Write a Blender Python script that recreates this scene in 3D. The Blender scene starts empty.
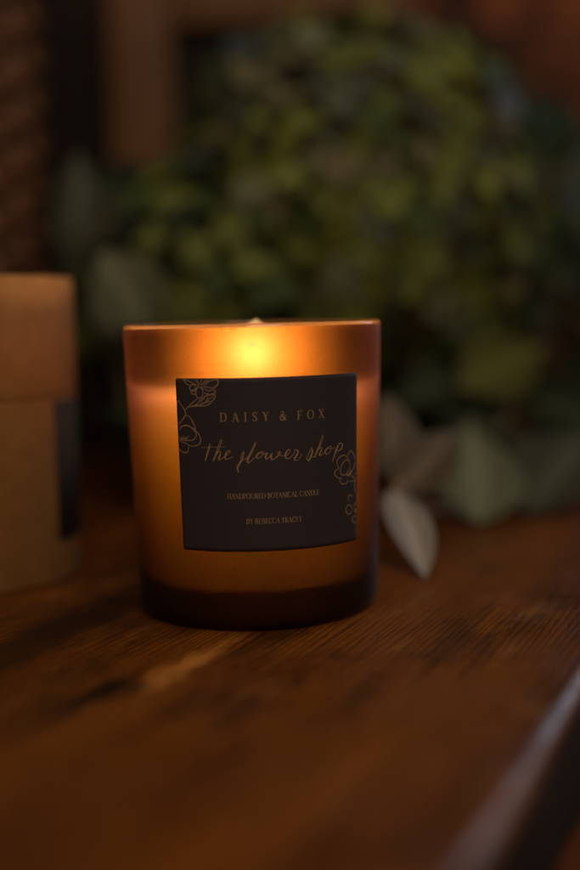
import bpy, bmesh, math, random
from mathutils import Vector, Matrix, noise as mnoise
random.seed(7)
PI = math.pi
sc = bpy.context.scene
COL = sc.collection

# ------------------------------------------------------------------ helpers
def obj(name, bm, mats, parent=None, smooth=True):
    me = bpy.data.meshes.new(name)
    bm.normal_update()
    bm.to_mesh(me); bm.free()
    for m in (mats if isinstance(mats, (list, tuple)) else [mats]):
        me.materials.append(m)
    if smooth:
        for p in me.polygons: p.use_smooth = True
    o = bpy.data.objects.new(name, me); COL.objects.link(o)
    if parent: o.parent = parent
    return o

def thing(name, label, cat, loc=(0, 0, 0), rz=0.0, group=None):
    o = bpy.data.objects.new(name, None); COL.objects.link(o)
    o.empty_display_size = 0.01
    o.location = loc; o.rotation_euler = (0, 0, rz)
    o['label'] = label; o['category'] = cat
    if group: o['group'] = group
    return o

def structure(o):
    o['kind'] = 'structure'; return o

def lathe(bm, prof, seg=96, mat_of=None, loc=(0, 0, 0)):
    rings = []
    L = Vector(loc)
    for r, z in prof:
        if r < 1e-6:
            rings.append([bm.verts.new(L + Vector((0, 0, z)))])
        else:
            rings.append([bm.verts.new(L + Vector((r*math.cos(2*PI*k/seg), r*math.sin(2*PI*k/seg), z))) for k in range(seg)])
    for i in range(len(rings)-1):
        a, b = rings[i], rings[i+1]
        for k in range(seg):
            k2 = (k+1) % seg
            if len(a) == 1 and len(b) == 1: continue
            if len(a) == 1: f = bm.faces.new((a[0], b[k2], b[k]))
            elif len(b) == 1: f = bm.faces.new((a[k], a[k2], b[0]))
            else: f = bm.faces.new((a[k], a[k2], b[k2], b[k]))
            if mat_of: f.material_index = mat_of(i)

def tube(bm, pts, radii, seg=10, cap=True):
    pts = [Vector(p) for p in pts]
    if not isinstance(radii, (list, tuple)): radii = [radii]*len(pts)
    rings = []
    up = Vector((0, 0, 1))
    for i, p in enumerate(pts):
        d = (pts[min(i+1, len(pts)-1)] - pts[max(i-1, 0)]).normalized()
        a = d.cross(up)
        if a.length < 1e-3: a = d.cross(Vector((1, 0, 0)))
        a.normalize(); b = a.cross(d)
        rings.append([bm.verts.new(p + radii[i]*(math.cos(2*PI*k/seg)*a + math.sin(2*PI*k/seg)*b)) for k in range(seg)])
    for i in range(len(rings)-1):
        for k in range(seg):
            k2 = (k+1) % seg
            bm.faces.new((rings[i][k], rings[i][k2], rings[i+1][k2], rings[i+1][k]))
    if cap:
        bm.faces.new(rings[0][::-1]); bm.faces.new(rings[-1])

def spline(pts, n=8):
    """Catmull-Rom through the points"""
    P = [Vector(p) for p in pts]
    if len(P) < 3:
        return P
    Q = [P[0]*2-P[1]] + P + [P[-1]*2-P[-2]]
    out = []
    for i in range(1, len(Q)-2):
        p0, p1, p2, p3 = Q[i-1], Q[i], Q[i+1], Q[i+2]
        for k in range(n):
            t = k/n
            out.append(0.5*((2*p1)+(p2-p0)*t+(2*p0-5*p1+4*p2-p3)*t*t+(3*p1-p0-3*p2+p3)*t**3))
    out.append(P[-1])
    return out

def box_bm(bm, lo, hi, bev=0.0):
    r = bmesh.ops.create_cube(bm, size=1.0)
    vs = r['verts']
    for v in vs:
        v.co = Vector([lo[i] + (v.co[i]+0.5)*(hi[i]-lo[i]) for i in range(3)])
    if bev > 0:
        es = list({e for v in vs for e in v.link_edges})
        bmesh.ops.bevel(bm, geom=es, offset=bev, segments=3, affect='EDGES', profile=0.6)

# ------------------------------------------------------------------ material helpers
def mat(name):
    m = bpy.data.materials.new(name); m.use_nodes = True
    nt = m.node_tree; nt.nodes.clear()
    out = nt.nodes.new('ShaderNodeOutputMaterial')
    return m, nt, out

def N(nt, t, **kw):
    n = nt.nodes.new(t)
    for k, v in kw.items():
        if k.startswith('i_'):
            key = k[2:].replace('_', ' ')
            n.inputs[key].default_value = v
        else: setattr(n, k, v)
    return n

def ramp(nt, stops, interp='LINEAR'):
    r = nt.nodes.new('ShaderNodeValToRGB'); r.color_ramp.interpolation = interp
    el = r.color_ramp.elements
    while len(el) > 1: el.remove(el[-1])
    el[0].position = stops[0][0]; el[0].color = (*stops[0][1], 1)
    for p, c in stops[1:]:
        e = el.new(p); e.color = (*c, 1)
    return r

def mixc(nt, fac, a, b, blend='MIX'):
    m = nt.nodes.new('ShaderNodeMix'); m.data_type = 'RGBA'; m.blend_type = blend
    for key, v in ((0, fac), (6, a), (7, b)):
        if hasattr(v, 'is_output'): nt.links.new(v, m.inputs[key])
        elif key == 0: m.inputs[0].default_value = v
        else: m.inputs[key].default_value = (*v, 1)
    return m.outputs[2]

def math_n(nt, op, a, b=None, c=None, clamp=False):
    m = nt.nodes.new('ShaderNodeMath'); m.operation = op; m.use_clamp = clamp
    for i, v in enumerate((a, b, c)):
        if v is None: continue
        if hasattr(v, 'is_output'): nt.links.new(v, m.inputs[i])
        else: m.inputs[i].default_value = v
    return m.outputs[0]

def principled(nt, out, **kw):
    p = nt.nodes.new('ShaderNodeBsdfPrincipled')
    for k, v in kw.items():
        key = k.replace('_', ' ')
        if hasattr(v, 'is_output'): nt.links.new(v, p.inputs[key])
        else: p.inputs[key].default_value = v
    nt.links.new(p.outputs[0], out.inputs[0])
    return p

def mapped(nt, scale=(1, 1, 1), loc=(0, 0, 0), coord='Object'):
    tc = nt.nodes.new('ShaderNodeTexCoord'); mp = nt.nodes.new('ShaderNodeMapping')
    mp.inputs['Scale'].default_value = scale; mp.inputs['Location'].default_value = loc
    nt.links.new(tc.outputs[coord], mp.inputs[0])
    return mp.outputs[0]

def noise_n(nt, vec, scale, detail=4, rough=0.55, dist=0.0):
    n = nt.nodes.new('ShaderNodeTexNoise')
    n.inputs['Scale'].default_value = scale; n.inputs['Detail'].default_value = detail
    n.inputs['Roughness'].default_value = rough; n.inputs['Distortion'].default_value = dist
    nt.links.new(vec, n.inputs['Vector'])
    return n.outputs[0]

def bump_n(nt, h, strength, dist=0.001):
    b = nt.nodes.new('ShaderNodeBump'); b.inputs['Strength'].default_value = strength
    b.inputs['Distance'].default_value = dist
    nt.links.new(h, b.inputs['Height'])
    return b.outputs[0]

# ------------------------------------------------------------------ render settings, world
sc.render.engine = 'CYCLES'
sc.cycles.use_denoising = True
try: sc.cycles.denoiser = 'OPENIMAGEDENOISE'
except Exception: pass
sc.cycles.max_bounces = 14; sc.cycles.diffuse_bounces = 5; sc.cycles.glossy_bounces = 4
sc.cycles.transmission_bounces = 10; sc.cycles.transparent_max_bounces = 16
sc.cycles.sample_clamp_indirect = 4.0
sc.cycles.caustics_reflective = True; sc.cycles.caustics_refractive = True
sc.view_settings.view_transform = 'Standard'; sc.view_settings.look = 'None'
sc.view_settings.exposure = 0; sc.view_settings.gamma = 1

W = bpy.data.worlds.new("World"); sc.world = W; W.use_nodes = True
bg = W.node_tree.nodes['Background']
bg.inputs[0].default_value = (1.0, 0.82, 0.62, 1); bg.inputs[1].default_value = 0.105

# ------------------------------------------------------------------ camera
cam_d = bpy.data.cameras.new("camera"); cam = bpy.data.objects.new("camera", cam_d); COL.objects.link(cam)
D, CH, YAW, PITCH, ROLL = 0.38, 0.09084, 0.02914, 0.09661, 0.0240
cy, sy, cp, sp = math.cos(YAW), math.sin(YAW), math.cos(PITCH), math.sin(PITCH)
fwd = Vector((sy*cp, cy*cp, -sp)); rt = Vector((cy, -sy, 0)); up = Vector((sy*sp, cy*sp, cp))
r2 = rt*math.cos(ROLL) - up*math.sin(ROLL); u2 = rt*math.sin(ROLL) + up*math.cos(ROLL)
M = Matrix(((r2.x, u2.x, -fwd.x), (r2.y, u2.y, -fwd.y), (r2.z, u2.z, -fwd.z))).to_4x4()
M.translation = Vector((0, -D, CH)); cam.matrix_world = M
cam_d.sensor_fit = 'VERTICAL'; cam_d.sensor_height = 36; cam_d.sensor_width = 24; cam_d.lens = 50
cam_d.clip_start = 0.01; cam_d.clip_end = 50
cam_d.dof.use_dof = True; cam_d.dof.focus_distance = 0.348; cam_d.dof.aperture_fstop = 2.45
cam_d.dof.aperture_blades = 9
sc.camera = cam

# ------------------------------------------------------------------ lamps
def lamp(name, kind, loc, power, color, target=None, **kw):
    d = bpy.data.lights.new(name, kind); d.energy = power; d.color = color
    for k, v in kw.items(): setattr(d, k, v)
    o = bpy.data.objects.new(name, d); COL.objects.link(o); o.location = loc
    if target is not None:
        o.rotation_euler = (Vector(target) - Vector(loc)).to_track_quat('-Z', 'Y').to_euler()
    return o
lamp('window_light', 'AREA', (1.05, 1.05, 0.62), 4.5, (0.72, 0.80, 1.0), (0.05, 0.05, 0.06), shape='RECTANGLE', size=0.6, size_y=0.8)
lamp('room_fill', 'AREA', (0.35, -1.5, 1.5), 10.5, (1.0, 0.86, 0.70), (0.0, 0.15, 0.08), shape='RECTANGLE', size=1.0, size_y=1.0)  # added fill lamp, unseen, behind and above the camera
FLAME_Z = 0.0805
lamp('flame_light', 'POINT', (0.0, 0.0, FLAME_Z), 0.098, (1.0, 0.60, 0.33), shadow_soft_size=0.0045)

# ------------------------------------------------------------------ materials
def wood_mat(name, light, dark, pore, grain=1.0, rough=(0.32, 0.5), marks=False):
    """Grain runs along object Y."""
    m, nt, out = mat(name)
    v = mapped(nt, (1, 0.045, 1))
    wide = noise_n(nt, mapped(nt, (1, 0.12, 1)), 22*grain, 5, 0.6, 0.6)
    fine = noise_n(nt, v, 420*grain, 5, 0.65, 0.35)
    ring = N(nt, 'ShaderNodeTexWave', wave_type='BANDS', bands_direction='X', wave_profile='SIN')
    ring.inputs['Scale'].default_value = 150*grain; ring.inputs['Distortion'].default_value = 14
    ring.inputs['Detail'].default_value = 3; ring.inputs['Detail Scale'].default_value = 0.7
    nt.links.new(mapped(nt, (1, 0.06, 1)), ring.inputs['Vector'])
    pores = noise_n(nt, mapped(nt, (1, 0.09, 1), (3.1, 1.7, 0)), 900*grain, 2, 0.5)
    base = mixc(nt, ramp_f(nt, wide, 0.3, 0.7), dark, light)
    base = mixc(nt, math_n(nt, 'MULTIPLY', ramp_f(nt, ring.outputs[1], 0.55, 0.98), 0.55), base, pore)
    base = mixc(nt, math_n(nt, 'MULTIPLY', ramp_f(nt, fine, 0.55, 0.75), 0.45), base, pore)
    base = mixc(nt, math_n(nt, 'MULTIPLY', ramp_f(nt, pores, 0.60, 0.70), 0.6), base, pore)
    if marks:
        patch = noise_n(nt, mapped(nt, (1, 0.3, 1), (0.7, 0.2, 0)), 34, 5, 0.65)
        base = mixc(nt, math_n(nt, 'MULTIPLY', ramp_f(nt, patch, 0.48, 0.70), 0.78), base, (0.035, 0.011, 0.003))
        worn = noise_n(nt, mapped(nt, (1, 0.25, 1), (1.7, 0.9, 0)), 60, 6, 0.7)
        base = mixc(nt, math_n(nt, 'MULTIPLY', ramp_f(nt, worn, 0.54, 0.72), 0.58), base, (0.46, 0.17, 0.03))
        chip = noise_n(nt, mapped(nt, (1, 0.45, 1), (0.4, 2.2, 0)), 620, 3, 0.6)
        base = mixc(nt, math_n(nt, 'MULTIPLY', ramp_f(nt, chip, 0.66, 0.74), 0.8), base, (0.55, 0.28, 0.10))
    h = math_n(nt, 'SUBTRACT', math_n(nt, 'MULTIPLY', fine, -0.6), math_n(nt, 'MULTIPLY', ring.outputs[1], 0.22))
    h = math_n(nt, 'SUBTRACT', h, math_n(nt, 'MULTIPLY', ramp_f(nt, pores, 0.58, 0.72), 0.5))
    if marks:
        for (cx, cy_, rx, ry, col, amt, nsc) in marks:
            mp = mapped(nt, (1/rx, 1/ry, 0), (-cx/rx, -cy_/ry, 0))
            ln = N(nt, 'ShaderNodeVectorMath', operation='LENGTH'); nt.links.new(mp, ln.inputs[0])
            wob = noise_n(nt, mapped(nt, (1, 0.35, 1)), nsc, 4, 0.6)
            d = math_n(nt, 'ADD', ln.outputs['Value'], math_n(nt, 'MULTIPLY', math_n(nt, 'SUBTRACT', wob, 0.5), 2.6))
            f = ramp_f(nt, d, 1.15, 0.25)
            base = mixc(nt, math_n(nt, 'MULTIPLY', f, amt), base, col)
    blot = noise_n(nt, mapped(nt), 30, 4, 0.6)
    rg = N(nt, 'ShaderNodeMapRange'); rg.inputs['To Min'].default_value = rough[0]; rg.inputs['To Max'].default_value = rough[1]
    rg.inputs['From Min'].default_value = 0.35; rg.inputs['From Max'].default_value = 0.65
    nt.links.new(blot, rg.inputs[0])
    principled(nt, out, Base_Color=base, Roughness=rg.outputs[0], Normal=bump_n(nt, h, 0.32, 0.0009), Specular_IOR_Level=0.32)
    return m

def ramp_f(nt, v, a, b):
    r = nt.nodes.new('ShaderNodeMapRange'); r.interpolation_type = 'SMOOTHSTEP'
    if a < b:
        r.inputs['From Min'].default_value = a; r.inputs['From Max'].default_value = b
    else:
        r.inputs['From Min'].default_value = b; r.inputs['From Max'].default_value = a
        r.inputs['To Min'].default_value = 1; r.inputs['To Max'].default_value = 0
    nt.links.new(v, r.inputs[0]); return r.outputs[0]

def simple_mat(name, c1, c2, scale, rough=0.6, bump=0.2, bdist=0.0005, stretch=(1, 1, 1), **kw):
    m, nt, out = mat(name)
    n = noise_n(nt, mapped(nt, stretch), scale, 5, 0.6)
    principled(nt, out, Base_Color=mixc(nt, ramp_f(nt, n, 0.35, 0.65), c1, c2), Roughness=rough,
               Normal=bump_n(nt, n, bump, bdist), **kw)
    return m

# frosted amber glass: rough see-through plus diffuse scatter in the etched skin
def glass_outer():
    m, nt, out = mat('frosted_amber_glass')
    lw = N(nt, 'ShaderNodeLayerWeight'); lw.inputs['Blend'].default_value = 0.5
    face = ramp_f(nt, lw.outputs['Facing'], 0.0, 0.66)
    # fine etched texture and streaks of condensed wax around the bare band of glass
    tc = nt.nodes.new('ShaderNodeTexCoord'); sep = nt.nodes.new('ShaderNodeSeparateXYZ')
    nt.links.new(tc.outputs['Object'], sep.inputs[0])
    speck = noise_n(nt, mapped(nt), 900, 3, 0.6)
    streak = noise_n(nt, mapped(nt, (0.12, 0.12, 1.6)), 420, 4, 0.6)
    band = math_n(nt, 'MULTIPLY', ramp_f(nt, sep.outputs[2], 0.066, 0.074), ramp_f(nt, sep.outputs[2], 0.0845, 0.079))
    mott = math_n(nt, 'MULTIPLY', ramp_f(nt, streak, 0.52, 0.70), band)
    smudge = ramp_f(nt, noise_n(nt, mapped(nt, (1, 1, 1.2), (0.3, 0.1, 0.02)), 130, 4, 0.65), 0.60, 0.68)
    smudge = math_n(nt, 'MULTIPLY', smudge, ramp_f(nt, sep.outputs[2], 0.080, 0.0875))
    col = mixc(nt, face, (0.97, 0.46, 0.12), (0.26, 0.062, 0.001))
    col = mixc(nt, math_n(nt, 'MULTIPLY', ramp_f(nt, speck, 0.5, 0.75), 0.18), col, (0.45, 0.16, 0.02))
    col = mixc(nt, math_n(nt, 'MULTIPLY', mott, 0.30), col, (0.50, 0.20, 0.03))
    col = mixc(nt, math_n(nt, 'MULTIPLY', smudge, 0.6), col, (0.22, 0.07, 0.015))
    refr = N(nt, 'ShaderNodeBsdfRefraction'); refr.distribution = 'GGX'
    refr.inputs['Roughness'].default_value = 0.85; refr.inputs['IOR'].default_value = 1.22
    nt.links.new(mixc(nt, 0.85, col, (1.0, 0.66, 0.95)), refr.inputs['Color'])
    tl = N(nt, 'ShaderNodeBsdfTranslucent'); nt.links.new(col, tl.inputs['Color'])
    wide = N(nt, 'ShaderNodeBsdfRefraction'); wide.distribution = 'GGX'
    wide.inputs['Roughness'].default_value = 1.0; wide.inputs['IOR'].default_value = 1.6
    nt.links.new(col, wide.inputs['Color'])
    mx0 = N(nt, 'ShaderNodeMixShader'); mx0.inputs[0].default_value = 0.90
    nt.links.new(refr.outputs[0], mx0.inputs[1]); nt.links.new(wide.outputs[0], mx0.inputs[2])
    mx = N(nt, 'ShaderNodeMixShader'); mx.inputs[0].default_value = 0.08
    nt.links.new(mx0.outputs[0], mx.inputs[1]); nt.links.new(tl.outputs[0], mx.inputs[2])
    df = N(nt, 'ShaderNodeBsdfDiffuse'); df.inputs['Color'].default_value = (0.28, 0.15, 0.08, 1)
    mx2 = N(nt, 'ShaderNodeMixShader'); mx2.inputs[0].default_value = 0.04
    nt.links.new(mx.outputs[0], mx2.inputs[1]); nt.links.new(df.outputs[0], mx2.inputs[2])
    gl = N(nt, 'ShaderNodeBsdfGlossy'); gl.inputs['Roughness'].default_value = 0.42
    gl.inputs['Color'].default_value = (1, 1, 1, 1)
    bmp = bump_n(nt, speck, 0.25, 0.0002)
    nt.links.new(bmp, gl.inputs['Normal']); nt.links.new(bmp, refr.inputs['Normal'])
    fr = N(nt, 'ShaderNodeFresnel'); fr.inputs['IOR'].default_value = 1.45
    mx3 = N(nt, 'ShaderNodeMixShader'); nt.links.new(math_n(nt, 'MULTIPLY', fr.outputs[0], 0.30), mx3.inputs[0])
    nt.links.new(mx2.outputs[0], mx3.inputs[1]); nt.links.new(gl.outputs[0], mx3.inputs[2])
    nt.links.new(mx3.outputs[0], out.inputs[0])
    return m

def glass_inner(name, tint):
    m, nt, out = mat(name)
    tr = N(nt, 'ShaderNodeBsdfTransparent'); tr.inputs[0].default_value = (*tint, 1)
    gl = N(nt, 'ShaderNodeBsdfGlossy'); gl.inputs['Roughness'].default_value = 0.12
    mx = N(nt, 'ShaderNodeMixShader'); mx.inputs[0].default_value = 0.06
    nt.links.new(tr.outputs[0], mx.inputs[1]); nt.links.new(gl.outputs[0], mx.inputs[2])
    nt.links.new(mx.outputs[0], out.inputs[0])
    return m

def dimmed_glass(name):
    """inside of the bare glass: a tint that darkens upward from the wax to dim the glow"""
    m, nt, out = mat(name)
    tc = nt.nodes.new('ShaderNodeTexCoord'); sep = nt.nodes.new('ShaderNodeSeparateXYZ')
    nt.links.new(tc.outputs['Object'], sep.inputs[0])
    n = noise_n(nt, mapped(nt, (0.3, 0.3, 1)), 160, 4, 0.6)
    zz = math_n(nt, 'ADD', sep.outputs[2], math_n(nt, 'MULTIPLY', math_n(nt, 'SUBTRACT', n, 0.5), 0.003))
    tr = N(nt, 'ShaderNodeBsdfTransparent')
    nt.links.new(mixc(nt, ramp_f(nt, zz, 0.0655, 0.0755), (0.98, 0.95, 0.90), (0.30, 0.225, 0.105)), tr.inputs[0])  # dimming painted into the tint, holds down the glow above the wax
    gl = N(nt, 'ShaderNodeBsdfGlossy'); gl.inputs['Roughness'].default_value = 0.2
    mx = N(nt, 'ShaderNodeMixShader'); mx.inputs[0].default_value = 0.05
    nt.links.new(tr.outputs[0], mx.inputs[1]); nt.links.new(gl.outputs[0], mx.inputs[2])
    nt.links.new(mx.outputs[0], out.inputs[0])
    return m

def rim_glass():
    """fire-polished lip: thick glass that carries the flame's light and shines"""
    m, nt, out = mat('polished_glass_rim')
    tl = N(nt, 'ShaderNodeBsdfTranslucent'); tl.inputs[0].default_value = (0.80, 0.55, 0.36, 1)
    df = N(nt, 'ShaderNodeBsdfDiffuse'); df.inputs[0].default_value = (0.22, 0.12, 0.07, 1)
    gl = N(nt, 'ShaderNodeBsdfGlossy'); gl.inputs['Roughness'].default_value = 0.18
    m1 = N(nt, 'ShaderNodeMixShader'); m1.inputs[0].default_value = 0.12
    tp = N(nt, 'ShaderNodeBsdfTransparent'); tp.inputs[0].default_value = (0.95, 0.72, 0.45, 1)
    m0 = N(nt, 'ShaderNodeMixShader'); m0.inputs[0].default_value = 0.55
    nt.links.new(tl.outputs[0], m0.inputs[1]); nt.links.new(tp.outputs[0], m0.inputs[2])
    m2 = N(nt, 'ShaderNodeMixShader'); m2.inputs[0].default_value = 0.12
    nt.links.new(m0.outputs[0], m1.inputs[1]); nt.links.new(df.outputs[0], m1.inputs[2])
    nt.links.new(m1.outputs[0], m2.inputs[1]); nt.links.new(gl.outputs[0], m2.inputs[2])
    nt.links.new(m2.outputs[0], out.inputs[0])
    return m

def wax_mat():
    m, nt, out = mat('candle_wax')
    p = principled(nt, out, Base_Color=(0.992, 0.86, 0.50, 1), Roughness=0.35, Subsurface_Weight=1.0,
                   Subsurface_Radius=(1.0, 0.70, 0.38), Subsurface_Scale=0.12)
    p.subsurface_method = 'RANDOM_WALK'
    return m

def flame_mat():
    m, nt, out = mat('flame')
    tc = nt.nodes.new('ShaderNodeTexCoord'); sep = nt.nodes.new('ShaderNodeSeparateXYZ')
    nt.links.new(tc.outputs['Object'], sep.inputs[0])
    t = ramp_f(nt, sep.outputs[2], 0.0725, 0.077)
    e = N(nt, 'ShaderNodeEmission')
    nt.links.new(mixc(nt, t, (0.9, 0.30, 0.08), (1.0, 0.62, 0.22)), e.inputs[0])
    nt.links.new(math_n(nt, 'MULTIPLY', math_n(nt, 'MULTIPLY_ADD', t, 5.0, 2.0), math_n(nt, 'MULTIPLY_ADD', ramp_f(nt, sep.outputs[2], 0.0880, 0.0825), 0.96, 0.04)), e.inputs[1])
    tr = N(nt, 'ShaderNodeBsdfTransparent')
    ad = N(nt, 'ShaderNodeAddShader'); nt.links.new(e.outputs[0], ad.inputs[0]); nt.links.new(tr.outputs[0], ad.inputs[1])
    nt.links.new(ad.outputs[0], out.inputs[0])
    return m

def petal_mat(name):
    """colour comes per petal from the mesh, with veins of noise"""
    m, nt, out = mat(name)
    a = N(nt, 'ShaderNodeVertexColor', layer_name='tint')
    n = noise_n(nt, mapped(nt), 260, 4, 0.6)
    c = mixc(nt, math_n(nt, 'MULTIPLY', n, 0.45), a.outputs[0], (0.03, 0.035, 0.012), 'MIX')
    d = N(nt, 'ShaderNodeBsdfPrincipled'); nt.links.new(c, d.inputs['Base Color'])
    d.inputs['Roughness'].default_value = 0.6; d.inputs['Specular IOR Level'].default_value = 0.3
    tl = N(nt, 'ShaderNodeBsdfTranslucent'); nt.links.new(c, tl.inputs[0])
    mx = N(nt, 'ShaderNodeMixShader'); mx.inputs[0].default_value = 0.2
    nt.links.new(d.outputs[0], mx.inputs[1]); nt.links.new(tl.outputs[0], mx.inputs[2])
    nt.links.new(mx.outputs[0], out.inputs[0])
    return m

def leaf_mat(name, c1, c2, rough=0.55):
    m, nt, out = mat(name)
    n = noise_n(nt, mapped(nt), 120, 5, 0.6)
    c = mixc(nt, ramp_f(nt, n, 0.3, 0.7), c1, c2)
    va = N(nt, 'ShaderNodeVertexColor', layer_name='vein'); vs = nt.nodes.new('ShaderNodeSeparateColor')
    nt.links.new(va.outputs[0], vs.inputs[0])
    mid = ramp_f(nt, vs.outputs[0], 0.10, 0.02)
    ph = math_n(nt, 'SUBTRACT', math_n(nt, 'MULTIPLY', vs.outputs[1], 60.0), math_n(nt, 'MULTIPLY', vs.outputs[0], 22.0))
    side = math_n(nt, 'MULTIPLY', ramp_f(nt, math_n(nt, 'SINE', ph), 0.80, 0.98), 0.35)
    rimd = math_n(nt, 'MULTIPLY', ramp_f(nt, math_n(nt, 'ADD', vs.outputs[0], math_n(nt, 'MULTIPLY', n, 0.5)), 1.05, 1.35), 0.45)
    c = mixc(nt, math_n(nt, 'MULTIPLY', math_n(nt, 'MAXIMUM', mid, side), 0.55), c, tuple(min(1, x*1.9+0.02) for x in c2))
    c = mixc(nt, rimd, c, (c1[0]*0.9, c1[1]*0.55, c1[2]*0.4))
    d = N(nt, 'ShaderNodeBsdfPrincipled'); nt.links.new(c, d.inputs['Base Color'])
    d.inputs['Roughness'].default_value = rough; d.inputs['Specular IOR Level'].default_value = 0.35
    nt.links.new(bump_n(nt, n, 0.3, 0.0006), d.inputs['Normal'])
    tl = N(nt, 'ShaderNodeBsdfTranslucent'); nt.links.new(c, tl.inputs[0])
    mx = N(nt, 'ShaderNodeMixShader'); mx.inputs[0].default_value = 0.18
    nt.links.new(d.outputs[0], mx.inputs[1]); nt.links.new(tl.outputs[0], mx.inputs[2])
    nt.links.new(mx.outputs[0], out.inputs[0])
    return m

# ------------------------------------------------------------------ table (local Y along its front edge, local X=0 at that edge)
TAB_ANG = -math.radians(25.0)
TAB_O = Vector((0.0345, -0.189, 0.0))
def to_table(x, y):
    c, s = math.cos(-TAB_ANG), math.sin(-TAB_ANG)
    dx, dy = x-TAB_O.x, y-TAB_O.y
    return c*dx - s*dy, s*dx + c*dy
mk = []
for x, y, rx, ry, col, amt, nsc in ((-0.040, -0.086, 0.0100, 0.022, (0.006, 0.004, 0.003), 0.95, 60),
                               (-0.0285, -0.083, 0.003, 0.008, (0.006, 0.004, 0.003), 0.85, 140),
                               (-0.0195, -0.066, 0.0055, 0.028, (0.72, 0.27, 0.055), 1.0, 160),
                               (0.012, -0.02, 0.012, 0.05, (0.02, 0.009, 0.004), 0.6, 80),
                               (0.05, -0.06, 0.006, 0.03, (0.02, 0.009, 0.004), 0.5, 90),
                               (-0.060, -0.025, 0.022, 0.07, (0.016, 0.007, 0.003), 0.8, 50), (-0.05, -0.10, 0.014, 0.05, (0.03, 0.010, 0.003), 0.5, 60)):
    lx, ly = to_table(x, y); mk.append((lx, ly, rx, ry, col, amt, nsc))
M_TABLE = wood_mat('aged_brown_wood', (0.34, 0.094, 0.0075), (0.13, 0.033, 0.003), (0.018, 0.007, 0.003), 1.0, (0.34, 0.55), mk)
def build_table():
    bm = bmesh.new()
    T, R = 0.034, 0.0046
    prof = [(-0.62, -T), (-0.62, 0.0)]
    xs = [-0.5, -0.4, -0.3, -0.2, -0.15, -0.1, -0.05, -0.02]
    prof += [(x, 0.0) for x in xs]
    for k in range(9):                                  # rounded, slightly worn front arris
        a = PI/2*(1-k/8)
        prof.append((-R + R*math.cos(a)*1.0, -R + R*math.sin(a)))
    prof += [(0.0, -T+0.003), (-0.003, -T)]
    ys = [-0.25 + 0.02*i for i in range(61)]
    rings = []
    for y in ys:
        ring = []
        for x, z in prof:
            w = 0.0
            if x > -0.01: w = 0.0007*mnoise.noise(Vector((0, y*14, 3))) + 0.0003*mnoise.noise(Vector((0, y*60, 5)))
            ring.append(bm.verts.new((x+w, y, z + (0.5*w if x > -0.01 and z > -0.01 else 0))))
        rings.append(ring)
    n = len(prof)
    for i in range(len(rings)-1):
        for k in range(n):
            k2 = (k+1) % n
            f = bm.faces.new((rings[i][k], rings[i][k2], rings[i+1][k2], rings[i+1][k]))
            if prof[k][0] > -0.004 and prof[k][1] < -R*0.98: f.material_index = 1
    bm.faces.new(rings[0]); bm.faces.new(rings[-1][::-1])
    bmesh.ops.recalc_face_normals(bm, faces=bm.faces)
    o = obj('table_top', bm, [M_TABLE, wood_mat('shade_toned_edge', (0.05, 0.017, 0.004), (0.025, 0.009, 0.003), (0.01, 0.004, 0.002), 1.0, (0.5, 0.7))])  # second wood: shade of the front face put into its colour
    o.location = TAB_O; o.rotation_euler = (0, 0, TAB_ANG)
    return structure(o)
build_table()

# wall, floor
M_WALL = None
def brick_wall():
    m, nt, out = mat('old_red_brick')
    v = mapped(nt)
    b = N(nt, 'ShaderNodeTexBrick'); b.offset = 0.5
    b.inputs['Scale'].default_value = 1.0; b.inputs['Brick Width'].default_value = 0.105; b.inputs['Row Height'].default_value = 0.042
    b.inputs['Mortar Size'].default_value = 0.004; b.inputs['Mortar Smooth'].default_value = 0.5; b.inputs['Bias'].default_value = -0.2
    b.inputs['Color1'].default_value = (0.36, 0.095, 0.026, 1); b.inputs['Color2'].default_value = (0.20, 0.052, 0.02, 1)
    b.inputs['Mortar'].default_value = (0.10, 0.04, 0.02, 1)
    r = N(nt, 'ShaderNodeMapping'); r.inputs['Rotation'].default_value = (PI/2, 0, 0)
    nt.links.new(v, r.inputs[0]); nt.links.new(r.outputs[0], b.inputs['Vector'])
    n = noise_n(nt, v, 26, 5, 0.6)
    c = mixc(nt, ramp_f(nt, n, 0.35, 0.7), b.outputs[0], (0.035, 0.012, 0.007))
    h = math_n(nt, 'ADD', math_n(nt, 'MULTIPLY', b.outputs[1], -1.0), math_n(nt, 'MULTIPLY', n, 0.4))
    principled(nt, out, Base_Color=c, Roughness=0.85, Normal=bump_n(nt, h, 0.6, 0.004))
    return m
bm = bmesh.new(); box_bm(bm, (-0.8, 0.52, -0.75), (0.50, 0.60, 1.2))
structure(obj('wall', bm, brick_wall(), smooth=False))
bm = bmesh.new(); box_bm(bm, (-3, -3, -0.80), (3, 3, -0.75))
structure(obj('floor', bm, simple_mat('dark_floor', (0.012, 0.006, 0.003), (0.022, 0.011, 0.006), 6, 0.8), smooth=False))

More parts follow.
